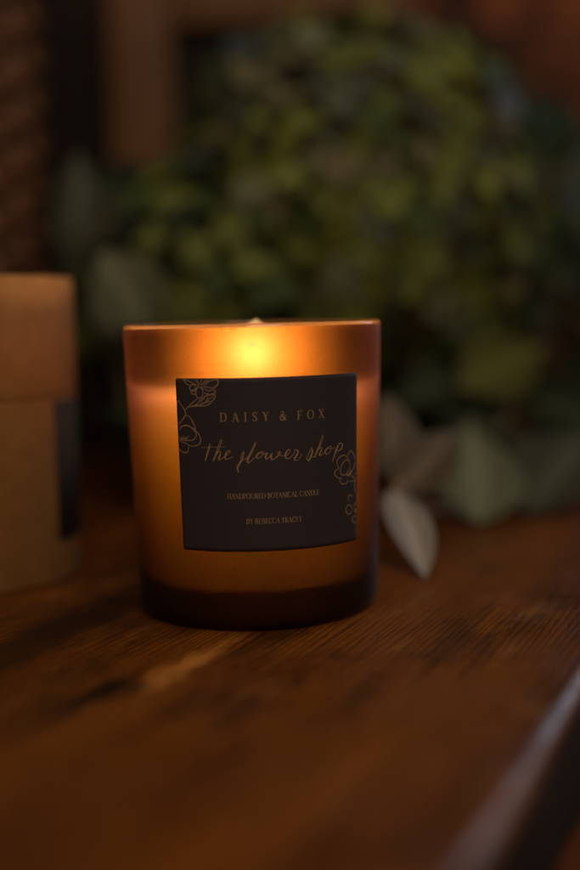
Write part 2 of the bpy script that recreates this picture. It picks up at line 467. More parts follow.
# ------------------------------------------------------------------ the candle
M_OUT = glass_outer(); M_IN = glass_inner('clear_glass_inside', (0.985, 0.96, 0.92)); M_DIMMED = dimmed_glass('dimmed_glass_inside'); M_RIM = rim_glass(); M_INB = glass_inner('thick_glass_base', (0.10, 0.06, 0.04))
candle = thing('scented_candle', 'lit candle in frosted amber glass jar with dark square label, on the wooden table', 'candle')
RB, RT, JH = 0.03773, 0.0400, 0.0896
def jar_r(z): return RB + (RT-RB)*z/JH
def build_jar():
    bm = bmesh.new()
    prof, kinds = [], []
    prof += [(0, 0.0014), (0.022, 0.0013), (0.0285, 0.0002)]
    cr = 0.0062
    for k in range(9):
        a = -PI/2 + PI/2*k/8
        prof.append((jar_r(cr)-cr + cr*math.cos(a), cr + cr*math.sin(a)))
    n = 30
    for k in range(1, n+1):
        z = cr + (JH-0.0011-cr)*k/n; prof.append((jar_r(z), z))
    th = 0.0023
    n_body = len(prof)-1
    for k in range(1, 9):                               # fire-polished round rim
        a = PI*k/8
        prof.append((jar_r(JH)-th/2 + th/2*math.cos(a), JH-0.0011 + th/2*math.sin(a)*0.96))
    n_out = len(prof)-1
    for k in range(1, 21):
        z = JH-0.0011 - (JH-0.0011-0.0125)*k/20; prof.append((jar_r(z)-th, z))
    n_in = len(prof)-1
    for k in range(1, 8):
        a = -PI/2*k/8
        c = 0.006
        prof.append((jar_r(0.0125)-th-c + c*math.cos(a), 0.0125 + c*math.sin(a)))
    prof += [(0.025, 0.0062), (0, 0.0062)]
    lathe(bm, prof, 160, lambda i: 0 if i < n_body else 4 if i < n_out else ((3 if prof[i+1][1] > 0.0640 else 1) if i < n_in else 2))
    o = obj('glass_jar', bm, [M_OUT, M_IN, M_INB, M_DIMMED, M_RIM], candle)
    return o
build_jar()
WAX_Z = 0.0685
def build_wax():
    bm = bmesh.new()
    g = 0.0023 + 0.0004
    prof = [(0, 0.0066), (0.020, 0.0066)]
    for k in range(1, 9):
        a = -PI/2 + PI/2*k/8
        prof.append((jar_r(0.0141)-g-0.0075 + 0.0075*math.cos(a), 0.0141 + 0.0075*math.sin(a)))
    for k in range(13):
        z = 0.0150 + (WAX_Z-0.0150)*k/12
        prof.append((jar_r(z)-g, z))
    prof += [(jar_r(WAX_Z)-g+0.00006, WAX_Z+0.0030), (jar_r(WAX_Z)-g-0.0002, WAX_Z+0.0030), (jar_r(WAX_Z)-g-0.0005, WAX_Z+0.0012), (jar_r(WAX_Z)-g-0.0013, WAX_Z-0.0004), (jar_r(WAX_Z)-g-0.0030, WAX_Z-0.0016), (0.03, WAX_Z-0.0024), (0.018, WAX_Z-0.0030), (0.0, WAX_Z-0.0032)]
    lathe(bm, prof, 128)
    return obj('wax', bm, wax_mat(), candle)
build_wax()
bm = bmesh.new()
tube(bm, spline([(0, 0, WAX_Z-0.005), (0.0002, 0, 0.070), (0.0006, 0, 0.0728), (0.0016, -0.0004, 0.0752)], 5), 0.0009, 8)
obj('wick', bm, simple_mat('charred_wick', (0.012, 0.01, 0.009), (0.04, 0.03, 0.025), 900, 0.9), candle)
bm = bmesh.new()
fp = [(0, 0.0722), (0.0018, 0.0730), (0.0034, 0.0750), (0.0044, 0.0776), (0.0043, 0.0804), (0.0040, 0.0832), (0.0032, 0.0864), (0.0022, 0.0892), (0, 0.0909)]
fp = [(max(p.x, 0), p.y) for p in spline([Vector((a, b, 0)) for a, b in fp], 3)]
fp[0] = (0, fp[0][1]); fp[-1] = (0, fp[-1][1])
lathe(bm, fp, 24)
for v in bm.verts:
    t = max(0, (v.co.z-0.078)/0.013); v.co.x += 0.0014*t*t
obj('flame', bm, flame_mat(), candle)

# ---- label: everything on it is drawn in label millimetres (u across, v up) and bent round the glass
LAB_TH, LAB_Z = math.radians(7.88), 0.0494
SLOPE = (RT-RB)/JH
def lab3(u, v, lift):
    z = LAB_Z + v*0.001
    th = LAB_TH + u*0.001/0.0389
    r = jar_r(z) + lift
    return Vector((r*math.sin(th), -r*math.cos(th), z))
LW, LH = 28.6, 25.0
def build_label():
    bm = bmesh.new()
    nu, nv, cr = 64, 40, 0.4
    us = [-LW + 2*LW*i/nu for i in range(nu+1)]; vs = [-LH + 2*LH*j/nv for j in range(nv+1)]
    def clampc(u, v):                                    # slightly rounded corners
        au, av = abs(u), abs(v)
        if au > LW-cr and av > LH-cr:
            d = Vector((au-(LW-cr), av-(LH-cr)))
            if d.length > cr: d = d.normalized()*cr
            return math.copysign(LW-cr+d.x, u), math.copysign(LH-cr+d.y, v)
        return u, v
    front = [[bm.verts.new(lab3(*clampc(u, v), 0.00013)) for v in vs] for u in us]
    back = [[bm.verts.new(lab3(*clampc(u, v), 0.00003)) for v in vs] for u in us]
    for i in range(nu):
        for j in range(nv):
            bm.faces.new((front[i][j], front[i+1][j], front[i+1][j+1], front[i][j+1]))
            bm.faces.new((back[i][j], back[i][j+1], back[i+1][j+1], back[i+1][j]))
    for i in range(nu):
        bm.faces.new((front[i+1][0], front[i][0], back[i][0], back[i+1][0]))
        bm.faces.new((front[i][nv], front[i+1][nv], back[i+1][nv], back[i][nv]))
    for j in range(nv):
        bm.faces.new((front[0][j], front[0][j+1], back[0][j+1], back[0][j]))
        bm.faces.new((front[nu][j+1], front[nu][j], back[nu][j], back[nu][j+1]))
    m, nt, out = mat('dark_label_paper')
    n = noise_n(nt, mapped(nt), 1500, 3, 0.6)
    big = noise_n(nt, mapped(nt), 40, 3, 0.6)
    c = mixc(nt, n, (0.033, 0.022, 0.025), (0.055, 0.038, 0.041))
    c = mixc(nt, math_n(nt, 'MULTIPLY', big, 0.3), c, (0.05, 0.035, 0.035))
    principled(nt, out, Base_Color=c, Roughness=0.62, Normal=bump_n(nt, n, 0.15, 0.0001), Specular_IOR_Level=0.35)
    o = obj('label', bm, m, candle)
    for i, p in enumerate(o.data.polygons): p.use_smooth = i < 2*nu*nv
    return o
label = build_label()

m, nt, out = mat('copper_ink')
n = noise_n(nt, mapped(nt), 1200, 3, 0.6)
principled(nt, out, Base_Color=mixc(nt, n, (0.42, 0.235, 0.115), (0.66, 0.41, 0.215)), Roughness=0.45, Metallic=0.35)
M_INK = m

def pen(bm, pts, widths, lift, closed=False):
    """ribbon of ink through (u, v) points; widths in mm per point"""
    n = len(pts)
    L, Rr = [], []
    for i in range(n):
        a, b = pts[max(i-1, 0)], pts[min(i+1, n-1)]
        d = Vector((b[0]-a[0], b[1]-a[1]))
        if d.length < 1e-6: d = Vector((1, 0))
        d.normalize(); nn = Vector((-d.y, d.x))
        w = (widths[i] if isinstance(widths, (list, tuple)) else widths)/2
        def cl(u, v): return max(-LW+0.15, min(LW-0.15, u)), max(-LH+0.15, min(LH-0.15, v))
        L.append(bm.verts.new(lab3(*cl(pts[i][0]+nn.x*w, pts[i][1]+nn.y*w), lift)))
        Rr.append(bm.verts.new(lab3(*cl(pts[i][0]-nn.x*w, pts[i][1]-nn.y*w), lift)))
    for i in range(n-1):
        try: bm.faces.new((L[i], Rr[i], Rr[i+1], L[i+1]))
        except ValueError: pass
SCRIPT = [
 (1, [(-18.28, 6.34), (-18.74, 4.86), (-19.46, 2.82), (-19.98, 1.33)]),
 (0, [(-21.04, 5.17), (-17.66, 5.34), (-13.76, 5.39)]),
 (0, [(-17.46, 1.5), (-16.38, 4.46), (-15.33, 6.91), (-14.96, 7.5), (-14.86, 6.82), (-15.57, 5.1)]),
 (1, [(-15.57, 5.1), (-16.41, 3.62), (-17.17, 2.14), (-17.65, 1.2)]),
 (0, [(-17.45, 1.71), (-16.51, 3.28), (-15.52, 4.17), (-15.19, 3.83)]),
 (1, [(-15.19, 3.83), (-15.57, 2.78), (-15.87, 1.93), (-15.62, 1.6)]),
 (0, [(-15.62, 1.6), (-15.08, 2.02), (-14.07, 2.7)]),
 (0, [(-14.07, 2.7), (-12.89, 3.54), (-12.36, 4.17), (-12.77, 4.42)]),
 (1, [(-12.77, 4.42), (-13.61, 3.62), (-14.04, 2.45), (-13.72, 1.73)]),
 (0, [(-13.72, 1.73), (-12.68, 2.15), (-11.65, 2.56)]),
 (0, [(-9.57, 2.07), (-9.29, 3.16), (-8.6, 3.99)]),
 (1, [(-8.51, 3.99), (-9.16, 1.9), (-10.13, 0.23), (-10.54, -0.78), (-10.29, -1.96)]),
 (0, [(-9.77, 1.07), (-9.18, 1.4), (-8.07, 2.05), (-7.22, 2.79)]),
 (0, [(-7.22, 2.79), (-6.35, 4.37), (-5.64, 5.94), (-5.26, 6.52), (-5.36, 5.81), (-5.93, 4.56)]),
 (1, [(-5.93, 4.56), (-6.79, 3.2), (-7.49, 1.95), (-7.68, 1.12), (-7.28, 0.73)]),
 (0, [(-7.28, 0.73), (-6.43, 1.51), (-5.41, 2.32)]),
 (1, [(-3.71, 3.79), (-4.64, 3.27), (-5.07, 2.44), (-4.76, 1.93)]),
 (0, [(-4.76, 1.93), (-3.75, 2.4), (-3.06, 3.43), (-3.46, 3.86), (-3.97, 3.54), (-2.98, 3.17), (-1.97, 3.47)]),
 (1, [(-1.97, 3.47), (-2.5, 2.48), (-2.35, 1.55)]),
 (0, [(-2.35, 1.55), (-1.42, 2.36), (-0.64, 3.33)]),
 (1, [(-0.64, 3.33), (-1.0, 2.26), (-0.68, 1.36)]),
 (0, [(-0.68, 1.36), (0.42, 2.03), (1.04, 3.05), (0.79, 3.61)]),
 (0, [(0.51, 1.91), (1.24, 2.59), (1.79, 3.27), (1.62, 3.73), (1.3, 3.48), (1.43, 2.85), (2.05, 2.46)]),
 (0, [(2.05, 2.46), (3.31, 2.39), (4.24, 3.15), (4.62, 3.93), (4.17, 4.22)]),
 (1, [(4.17, 4.22), (3.33, 3.29), (3.13, 2.22), (3.57, 1.49)]),
 (0, [(3.57, 1.49), (4.58, 1.79), (5.52, 2.63), (6.01, 3.85), (6.38, 4.1)]),
 (1, [(6.29, 4.01), (6.94, 3.52), (6.55, 2.47), (5.78, 1.36), (6.15, 0.89)]),
 (0, [(6.15, 0.89), (7.09, 1.18), (8.16, 2.55)]),
 (0, [(9.39, 1.03), (10.3, 2.76), (11.21, 4.31)]),
 (1, [(11.01, 4.24), (11.4, 3.4), (10.98, 1.9), (10.17, 0.61), (9.59, 1.1)]),
 (0, [(10.87, 1.46), (12.29, 1.89), (13.33, 3.98), (14.3, 6.7), (14.83, 7.56), (14.99, 7.01), (14.39, 5.61)]),
 (1, [(14.39, 5.61), (13.33, 3.89), (12.6, 2.59), (12.08, 1.28)]),
 (0, [(12.39, 1.98), (13.22, 3.35), (14.17, 4.18), (14.59, 3.88)]),
 (1, [(14.59, 3.88), (14.05, 2.84), (13.68, 1.97), (14.15, 1.75)]),
 (0, [(14.15, 1.75), (15.11, 2.3), (15.76, 2.88)]),
 (1, [(16.97, 3.96), (15.98, 3.4), (15.59, 2.53), (16.08, 1.95)]),
 (0, [(16.08, 1.95), (17.3, 2.57), (17.76, 3.89), (17.2, 4.21), (16.86, 3.69), (17.87, 3.43), (19.14, 3.77)]),
 (1, [(20.82, 4.89), (19.97, 3.33), (19.01, 1.51), (18.19, -0.42)]),
 (0, [(19.02, 2.51), (20.09, 4.05), (21.31, 4.85)]),
 (1, [(21.31, 4.85), (22.06, 4.23), (21.56, 3.09), (20.32, 2.48)]),
 (0, [(20.32, 2.48), (19.73, 2.62), (19.37, 3.02)]),
]
FLOWERS = [
 [(-19.83, 20.94), (-20.02, 20.15), (-20.45, 19.56), (-21.02, 19.35), (-21.57, 19.56), (-21.96, 20.14), (-22.07, 20.93), (-21.88, 21.73), (-21.44, 22.31), (-20.87, 22.52), (-20.32, 22.31), (-19.95, 21.73), (-19.83, 20.94)],
 [(-19.19, 23.0), (-17.7, 24.19), (-15.4, 24.55), (-15.41, 23.31), (-16.64, 22.3), (-19.14, 22.59)],
 [(-19.31, 21.97), (-18.1, 21.41), (-16.66, 21.78), (-16.16, 21.06), (-17.5, 20.38), (-19.51, 20.87)],
 [(-22.04, 22.31), (-22.19, 21.86), (-22.54, 21.53), (-23.0, 21.41), (-23.46, 21.53), (-23.79, 21.86), (-23.89, 22.3), (-23.74, 22.75), (-23.38, 23.08), (-22.92, 23.2), (-22.46, 23.09), (-22.15, 22.76), (-22.04, 22.31)],
 [(-22.33, 23.41), (-24.03, 24.1), (-25.86, 24.78), (-24.86, 23.4), (-23.78, 22.99)],
 [(-22.03, 21.07), (-22.13, 20.76), (-22.4, 20.53), (-22.75, 20.45), (-23.09, 20.53), (-23.33, 20.75), (-23.41, 21.06), (-23.3, 21.38), (-23.03, 21.6), (-22.68, 21.69), (-22.34, 21.61), (-22.1, 21.38), (-22.03, 21.07)],
 [(-20.85, 23.07), (-22.17, 24.51)],
 [(-20.77, 23.14), (-21.48, 24.65)],
 [(-20.47, 23.14), (-20.15, 24.58)],
 [(-20.22, 23.07), (-18.69, 24.71)],
 [(-20.08, 22.93), (-17.97, 24.57)],
 [(-21.04, 22.93), (-22.91, 23.41)],
 [(-19.94, 22.72), (-18.86, 22.31)],
 [(-21.2, 22.73), (-22.02, 21.97)],
 [(-20.24, 22.59), (-19.55, 21.62)],
 [(-21.35, 19.35), (-22.97, 18.23), (-24.39, 17.11), (-25.74, 15.87)],
 [(-24.81, 16.76), (-22.24, 17.41), (-20.4, 19.04), (-18.3, 20.25), (-16.17, 20.07), (-17.3, 18.35), (-19.08, 17.22), (-22.07, 17.07), (-24.81, 16.76)],
 [(-22.83, 17.2), (-20.16, 17.66), (-17.73, 19.21)],
 [(-20.71, 18.01), (-19.35, 19.39)],
 [(-19.59, 18.01), (-17.94, 18.46)],
 [(-19.03, 18.46), (-18.32, 19.73)],
 [(-18.28, 18.87), (-16.81, 19.83)],
 [(-29.04, 17.03), (-27.91, 18.62), (-27.21, 17.69), (-25.98, 16.04), (-25.65, 14.66), (-26.2, 13.6), (-28.05, 11.98)],
 [(-28.41, 17.39), (-28.89, 15.28), (-28.56, 12.14)],
 [(-27.98, 11.81), (-25.76, 14.17), (-24.36, 13.92), (-23.16, 11.99), (-22.85, 10.47), (-25.1, 11.33), (-27.85, 11.12)],
 [(-27.99, 10.06), (-26.74, 11.32), (-25.09, 11.47), (-23.17, 10.25), (-22.39, 8.81), (-23.39, 7.46), (-25.32, 7.2), (-27.15, 7.81)],
 [(-22.97, 10.4), (-21.69, 9.1), (-21.12, 7.44), (-21.83, 6.03), (-24.2, 5.56), (-26.59, 6.6)],
 [(-28.65, 6.35), (-28.48, 4.78), (-27.09, 3.71), (-25.59, 3.83), (-25.01, 5.53)],
 [(-28.03, 7.26), (-24.86, 8.33)],
 [(-28.04, 7.08), (-25.54, 6.99)],
 [(-28.02, 7.43), (-26.48, 8.53)],
 [(-28.05, 6.9), (-26.28, 6.26)],
 [(-28.01, 7.61), (-28.26, 8.48)],
 [(-27.81, 7.33), (-25.29, 7.69)],
 [(24.02, 0.57), (25.56, 2.15), (27.08, 0.76), (27.76, -0.86)],
 [(20.5, -2.37), (19.88, -0.55), (21.24, 0.81), (23.18, 1.03), (24.42, -0.16)],
 [(24.93, -3.19), (24.08, -4.17), (23.04, -4.72), (22.07, -4.7), (21.43, -4.12), (21.26, -3.13), (21.61, -2.0), (22.4, -1.02), (23.42, -0.46), (24.42, -0.47), (25.13, -1.06), (25.32, -2.05), (24.93, -3.19)],
 [(20.68, -2.49), (18.99, -3.5), (19.69, -4.93), (22.07, -5.93)],
 [(20.76, -5.89), (21.78, -7.2), (23.72, -7.28), (24.42, -6.3)],
 [(25.57, -5.24), (27.21, -6.12), (27.66, -6.93), (24.94, -6.95)],
 [(25.88, -3.63), (24.94, -4.48), (23.72, -5.2)],
 [(26.21, -3.67), (25.57, -4.72), (24.32, -5.37)],
 [(26.53, -3.84), (24.94, -4.82), (23.52, -4.94)],
 [(25.57, -3.35), (25.99, -4.43)],
 [(27.64, -1.36), (27.09, -3.01), (26.32, -3.78)],
 [(27.77, -4.81), (27.09, -5.42)],
 [(27.78, -6.88), (27.55, -8.57), (27.79, -10.68)],
 [(24.73, -12.76), (24.63, -11.03), (26.66, -11.56)],
 [(26.27, -15.58), (25.97, -16.21), (25.36, -16.59), (24.63, -16.63), (23.97, -16.31), (23.55, -15.72), (23.47, -15.01), (23.75, -14.38), (24.32, -13.99), (25.05, -13.94), (25.73, -14.27), (26.19, -14.86), (26.27, -15.58)],
 [(29.89, -18.96), (29.64, -19.44), (28.96, -19.72), (28.06, -19.73), (27.19, -19.46), (26.57, -18.99), (26.34, -18.43), (26.56, -17.95), (27.18, -17.65), (28.05, -17.64), (28.95, -17.91), (29.63, -18.4), (29.89, -18.96)],
 [(26.89, -14.53), (28.03, -13.65), (29.48, -14.37)],
 [(27.12, -15.43), (28.76, -16.08)],
 [(27.23, -15.96), (29.0, -15.87)],
 [(27.46, -16.34), (28.88, -16.65)],
 [(28.28, -15.31), (28.4, -17.0)],
 [(27.69, -15.37), (29.0, -16.81)],
 [(27.58, -16.6), (29.0, -15.55)],
]

# serif capitals: strokes in a 1-high box: (weight, points); T thick, t thin; serifs are short thin bars
TK, TN = 0.125, 0.05
def arc(cx, cy_, rx, ry, a0, a1, n=14):
    return [(cx+rx*math.cos(math.radians(a0+(a1-a0)*k/n)), cy_+ry*math.sin(math.radians(a0+(a1-a0)*k/n))) for k in range(n+1)]
def serif(x, y, w=0.26): return (TN, [(x-w/2, y), (x+w/2, y)])
def stem(x, y0=0.0, y1=1.0): return (TK, [(x, y0), (x, y1)])
def swell(pts, lo=TN, hi=TK):          # thin at the ends, thick in the middle (round letters)
    n = len(pts)-1
    return ([lo+(hi-lo)*math.sin(PI*i/n)**1.3 for i in range(n+1)], pts)
S0, S1 = 0.025, 0.975
GLYPH = {
 'D': (0.80, [stem(.14), serif(.14, S0), serif(.14, S1), (TN, [(.14, S1), (.36, S1)]), (TN, [(.14, S0), (.36, S0)]), swell(arc(.36, .5, .38, .475, 90, -90, 18))]),
 'A': (0.80, [(TN, [(.08, 0), (.38, 1.0)]), (TK, [(.38, 1.0), (.70, 0)]), (TN, [(.19, .36), (.57, .36)]), serif(.08, S0, .2), serif(.70, S0, .26)]),
 'I': (0.30, [stem(.15), serif(.15, S0), serif(.15, S1)]),
 'S': (0.58, [swell([(.50, .80), (.44, .93), (.30, .98), (.15, .92), (.09, .77), (.15, .63), (.30, .54), (.45, .43), (.51, .27), (.44, .10), (.29, .02), (.14, .07), (.07, .22)]), (TN, [(.50, .97), (.505, .74)]), (TN, [(.07, .27), (.075, .03)])]),
 'Y': (0.74, [(TK, [(.10, 1.0), (.37, .48)]), (TN, [(.66, 1.0), (.37, .48)]), (TK, [(.37, .48), (.37, 0)]), serif(.10, S1, .24), serif(.65, S1, .2), serif(.37, S0)]),
 '&': (0.92, [swell(arc(.34, .79, .165, .20, -150, 150, 14), .06, .10), (TK, [(.21, .70), (.48, .33), (.78, .02)]), swell([(.40, .62), (.20, .48), (.10, .28), (.16, .08), (.34, .01), (.52, .08), (.66, .30), (.72, .50)], .05, .12), (TN, [(.60, .52), (.84, .52)]), serif(.80, S0, .18)]),
 'F': (0.64, [stem(.15), serif(.15, S0, .28), (TN, [(.02, S1), (.58, S1)]), (TN, [(.57, 1.0), (.58, .78)]), (TN, [(.15, .52), (.44, .52)]), (TN, [(.44, .42), (.44, .62)])]),
 'O': (0.88, [swell(arc(.44, .5, .37, .49, 90, 270, 18)), swell(arc(.44, .5, .37, .49, 90, -90, 18))]),
 'X': (0.78, [(TK, [(.12, 1.0), (.66, 0)]), (TN, [(.62, 1.0), (.12, 0)]), serif(.12, S1, .24), serif(.62, S1, .2), serif(.12, S0, .2), serif(.66, S0, .24)]),
 'H': (0.84, [stem(.15), stem(.69), serif(.15, S0), serif(.15, S1), serif(.69, S0), serif(.69, S1), (TN, [(.15, .52), (.69, .52)])]),
 'N': (0.84, [(TN, [(.14, 0), (.14, 1)]), (TK, [(.14, 1), (.70, 0)]), (TN, [(.70, 0), (.70, 1)]), serif(.12, S1, .2), serif(.14, S0, .22), serif(.70, S1, .22)]),
 'P': (0.64, [stem(.15), serif(.15, S0, .28), serif(.15, S1), (TN, [(.15, S1), (.32, S1)]), swell(arc(.32, .74, .25, .235, 90, -90, 14)), (TN, [(.32, .505), (.15, .505)])]),
 'U': (0.82, [(TK, [(.15, 1), (.15, .34)]), swell([(.15, .34), (.20, .12), (.40, .01), (.58, .10), (.66, .34)], .06, .10), (TN, [(.66, .34), (.66, 1)]), serif(.15, S1), serif(.66, S1, .22)]),
 'R': (0.74, [stem(.15), serif(.15, S0, .28), serif(.15, S1), (TN, [(.15, S1), (.32, S1)]), swell(arc(.32, .75, .23, .225, 90, -90, 14)), (TN, [(.32, .525), (.15, .525)]), (TK, [(.36, .52), (.66, 0)]), serif(.68, S0, .18)]),
 'E': (0.66, [stem(.15), (TN, [(.02, S1), (.57, S1)]), (TN, [(.02, S0), (.59, S0)]), (TN, [(.15, .52), (.44, .52)]), (TN, [(.565, 1), (.57, .80)]), (TN, [(.58, 0), (.60, .22)]), (TN, [(.44, .43), (.44, .61)])]),
 'B': (0.68, [stem(.15), serif(.13, S0, .22), serif(.13, S1, .22), (TN, [(.15, S1), (.32, S1)]), swell(arc(.32, .755, .21, .22, 90, -90, 12)), (TN, [(.34, .53), (.15, .53)]), swell(arc(.34, .28, .25, .255, 90, -90, 12)), (TN, [(.34, S0), (.15, S0)])]),
 'T': (0.70, [stem(.35), serif(.35, S0, .28), (TN, [(.04, S1), (.66, S1)]), (TN, [(.05, 1), (.04, .78)]), (TN, [(.65, 1), (.66, .78)])]),
 'C': (0.76, [swell(arc(.43, .5, .36, .49, 50, 310, 20)), (TN, [(.665, .97), (.67, .72)]), (TN, [(.67, .24), (.66, .12)])]),
 'L': (0.62, [stem(.15), serif(.15, S1), (TN, [(.02, S0), (.57, S0)]), (TN, [(.565, 0), (.58, .24)])]),
}
LIFT = 0.00017
def dense(pts, step=0.25):
    return pts
def set_text(bm, txt, u0, u1, base, cap, track, bold=1.0, space=0.45):
    w = 0
    for i, ch in enumerate(txt):
        w += space if ch == ' ' else GLYPH[ch][0]
        if i < len(txt)-1: w += track
    sx = (u1-u0)/w; x = 0
    for ch in txt:
        if ch == ' ': x += space+track; continue
        for wt, pts in GLYPH[ch][1]:
            k = cap*bold
            ws = [a*k for a in wt] if isinstance(wt, list) else wt*k
            pen(bm, [(u0+(x+p[0])*sx, base+p[1]*cap) for p in pts], ws, LIFT)
        x += GLYPH[ch][0]+track
bm = bmesh.new()
set_text(bm, 'DAISY & FOX', -15.1, 15.4, 12.6, 2.55, 0.62, 1.0, -0.02)
set_text(bm, 'HANDPOURED BOTANICAL CANDLE', -13.8, 13.5, -9.6, 1.55, 0.02, 0.95, 0.34)
set_text(bm, 'BY REBECCA TRACEY', -8.5, 7.9, -16.9, 1.5, 0.02, 0.95, 0.34)
for heavy, pts in SCRIPT:
    sp_ = [(p.x, p.y) for p in spline([Vector((a, b, 0)) for a, b in pts], 6)]
    n = len(sp_)-1
    if heavy: ws = [0.17+0.28*math.sin(PI*min(1, max(0, i/n)))**0.8 for i in range(n+1)]
    else: ws = [0.11 if pts[0][0] < -21 else 0.17]*(n+1)
    pen(bm, sp_, ws, LIFT+(0.00001 if heavy else 0))
obj('lettering', bm, M_INK, label, smooth=False)
for sgn in (-1, 1):
  bm = bmesh.new()
  for k, pts in enumerate(FLOWERS):
    if len(pts) < 2 or pts[0][0]*sgn < 0: continue
    sp_ = [(p.x, p.y) for p in spline([Vector((a, b, 0)) for a, b in pts], 6)]
    n = len(sp_)-1
    pen(bm, sp_, [0.18+0.10*math.sin(PI*i/n) for i in range(n+1)], LIFT+0.000002*(k % 7))
  obj('flower_drawing', bm, M_INK, label, smooth=False)

# ------------------------------------------------------------------ kraft tube box with lid
BX, BY, BR, BH, SEAM = -0.1105, 0.0620, 0.0452, 0.1075, 0.0655
M_KRAFT = simple_mat('kraft_card', (0.28, 0.116, 0.020), (0.325, 0.14, 0.027), 160, 0.75, 0.15, 0.0003)
M_KRAFT_LIT = simple_mat('kraft_card_lit', (0.36, 0.172, 0.046), (0.42, 0.205, 0.058), 160, 0.72, 0.15, 0.0003)  # same card as the body, lighter tint stands in for light on the lid
tb = thing('candle_box', 'round kraft cardboard tube with fitted lid and dark label, at the left edge', 'box', (BX, BY, 0), 0)
bm = bmesh.new()
lathe(bm, [(0, 0.0008), (BR-0.002, 0.0), (BR-0.0004, 0.0004), (BR, 0.0014), (BR, SEAM-0.0012), (BR-0.0003, SEAM-0.0004), (BR-0.002, SEAM), (BR-0.002, SEAM+0.01)], 96)
obj('box_body', bm, M_KRAFT, tb)
bm = bmesh.new()
lathe(bm, [(BR-0.0015, SEAM-0.0002), (BR-0.0002, SEAM-0.0001), (BR+0.0003, SEAM+0.0008), (BR+0.0004, BH-0.0012), (BR-0.0001, BH-0.0003), (BR-0.001, BH), (BR-0.0022, BH-0.0006), (0, BH-0.0006)], 96)
obj('box_lid', bm, M_KRAFT_LIT, tb)
bm = bmesh.new()
a0, a1 = -26, 52
g = []
for lift in (0.0003, 0.0001):
    g.append([[bm.verts.new(((BR+lift)*math.cos(math.radians(a)), (BR+lift)*math.sin(math.radians(a)), z)) for z in (0.0145, 0.0640)]
              for a in [a0+(a1-a0)*k/30 for k in range(31)]])
for k in range(30):
    bm.faces.new((g[0][k][0], g[0][k+1][0], g[0][k+1][1], g[0][k][1]))
    bm.faces.new((g[1][k][0], g[1][k][1], g[1][k+1][1], g[1][k+1][0]))
    bm.faces.new((g[0][k][1], g[0][k+1][1], g[1][k+1][1], g[1][k][1]))
    bm.faces.new((g[0][k+1][0], g[0][k][0], g[1][k][0], g[1][k+1][0]))
obj('label', bm, simple_mat('box_label_paper', (0.030, 0.021, 0.016), (0.044, 0.031, 0.025), 700, 0.85), tb)

# ------------------------------------------------------------------ leaves
def leaf_bm(bm, base, tip, width, nrm, curl=0.12, fold=0.18, shape=1.0, blunt=0.0, wave=0.0, n=20, mcols=10, seed=0):
    lay = bm.loops.layers.color.get('vein') or bm.loops.layers.color.new('vein')
    base, tip, nrm = Vector(base), Vector(tip), Vector(nrm).normalized()
    ax = tip-base; Ln = ax.length; ax.normalize()
    side = ax.cross(nrm).normalized(); up_ = side.cross(ax).normalized()
    rows = []
    for i in range(n+1):
        t = i/n
        prof = (math.sin(PI*t**shape))**(0.8)*(1-blunt*t*0.3) if 0 < t < 1 else 0.0
        w = max(prof, 0.02)*width/2
        row = []
        for j in range(mcols+1):
            s = -1+2*j/mcols
            h = fold*abs(s)*w + curl*Ln*(4*t*(1-t))*-0.5 + wave*Ln*math.sin(6*t+seed+3*s)*abs(s)*0.3
            row.append(bm.verts.new(base + ax*Ln*t + side*s*w + up_*h))
        rows.append(row)
    for i in range(n):
        for j in range(mcols):
            f = bm.faces.new((rows[i][j], rows[i+1][j], rows[i+1][j+1], rows[i][j+1]))
            for lp, (a, b) in zip(f.loops, ((i, j), (i+1, j), (i+1, j+1), (i, j+1))):
                lp[lay] = (abs(-1+2*b/mcols), a/n, 0, 1)

ML_GREY = leaf_mat('grey_green_leaf', (0.128, 0.142, 0.078), (0.188, 0.202, 0.115))
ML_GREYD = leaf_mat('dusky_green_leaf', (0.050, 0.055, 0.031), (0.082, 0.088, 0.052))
ML_PALE = leaf_mat('pale_dried_leaf', (0.34, 0.30, 0.25), (0.43, 0.37, 0.31))
ML_TAN = leaf_mat('tan_dried_leaf', (0.10, 0.075, 0.045), (0.15, 0.11, 0.07))
ML_OLIVE = leaf_mat('olive_leaf', (0.075, 0.072, 0.006), (0.11, 0.105, 0.010))
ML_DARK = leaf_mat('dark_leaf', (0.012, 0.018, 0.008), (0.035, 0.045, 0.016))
M_STEM = simple_mat('stem_bark', (0.10, 0.085, 0.035), (0.16, 0.12, 0.06), 200, 0.7)
M_STEMP = simple_mat('dry_stem_bark', (0.30, 0.19, 0.10), (0.42, 0.28, 0.17), 200, 0.7)

def leaf_part(parent, mat_, base, tip, width, nrm, **kw):
    bm = bmesh.new(); leaf_bm(bm, base, tip, width, nrm, **kw)
    return obj('leaf', bm, mat_, parent)

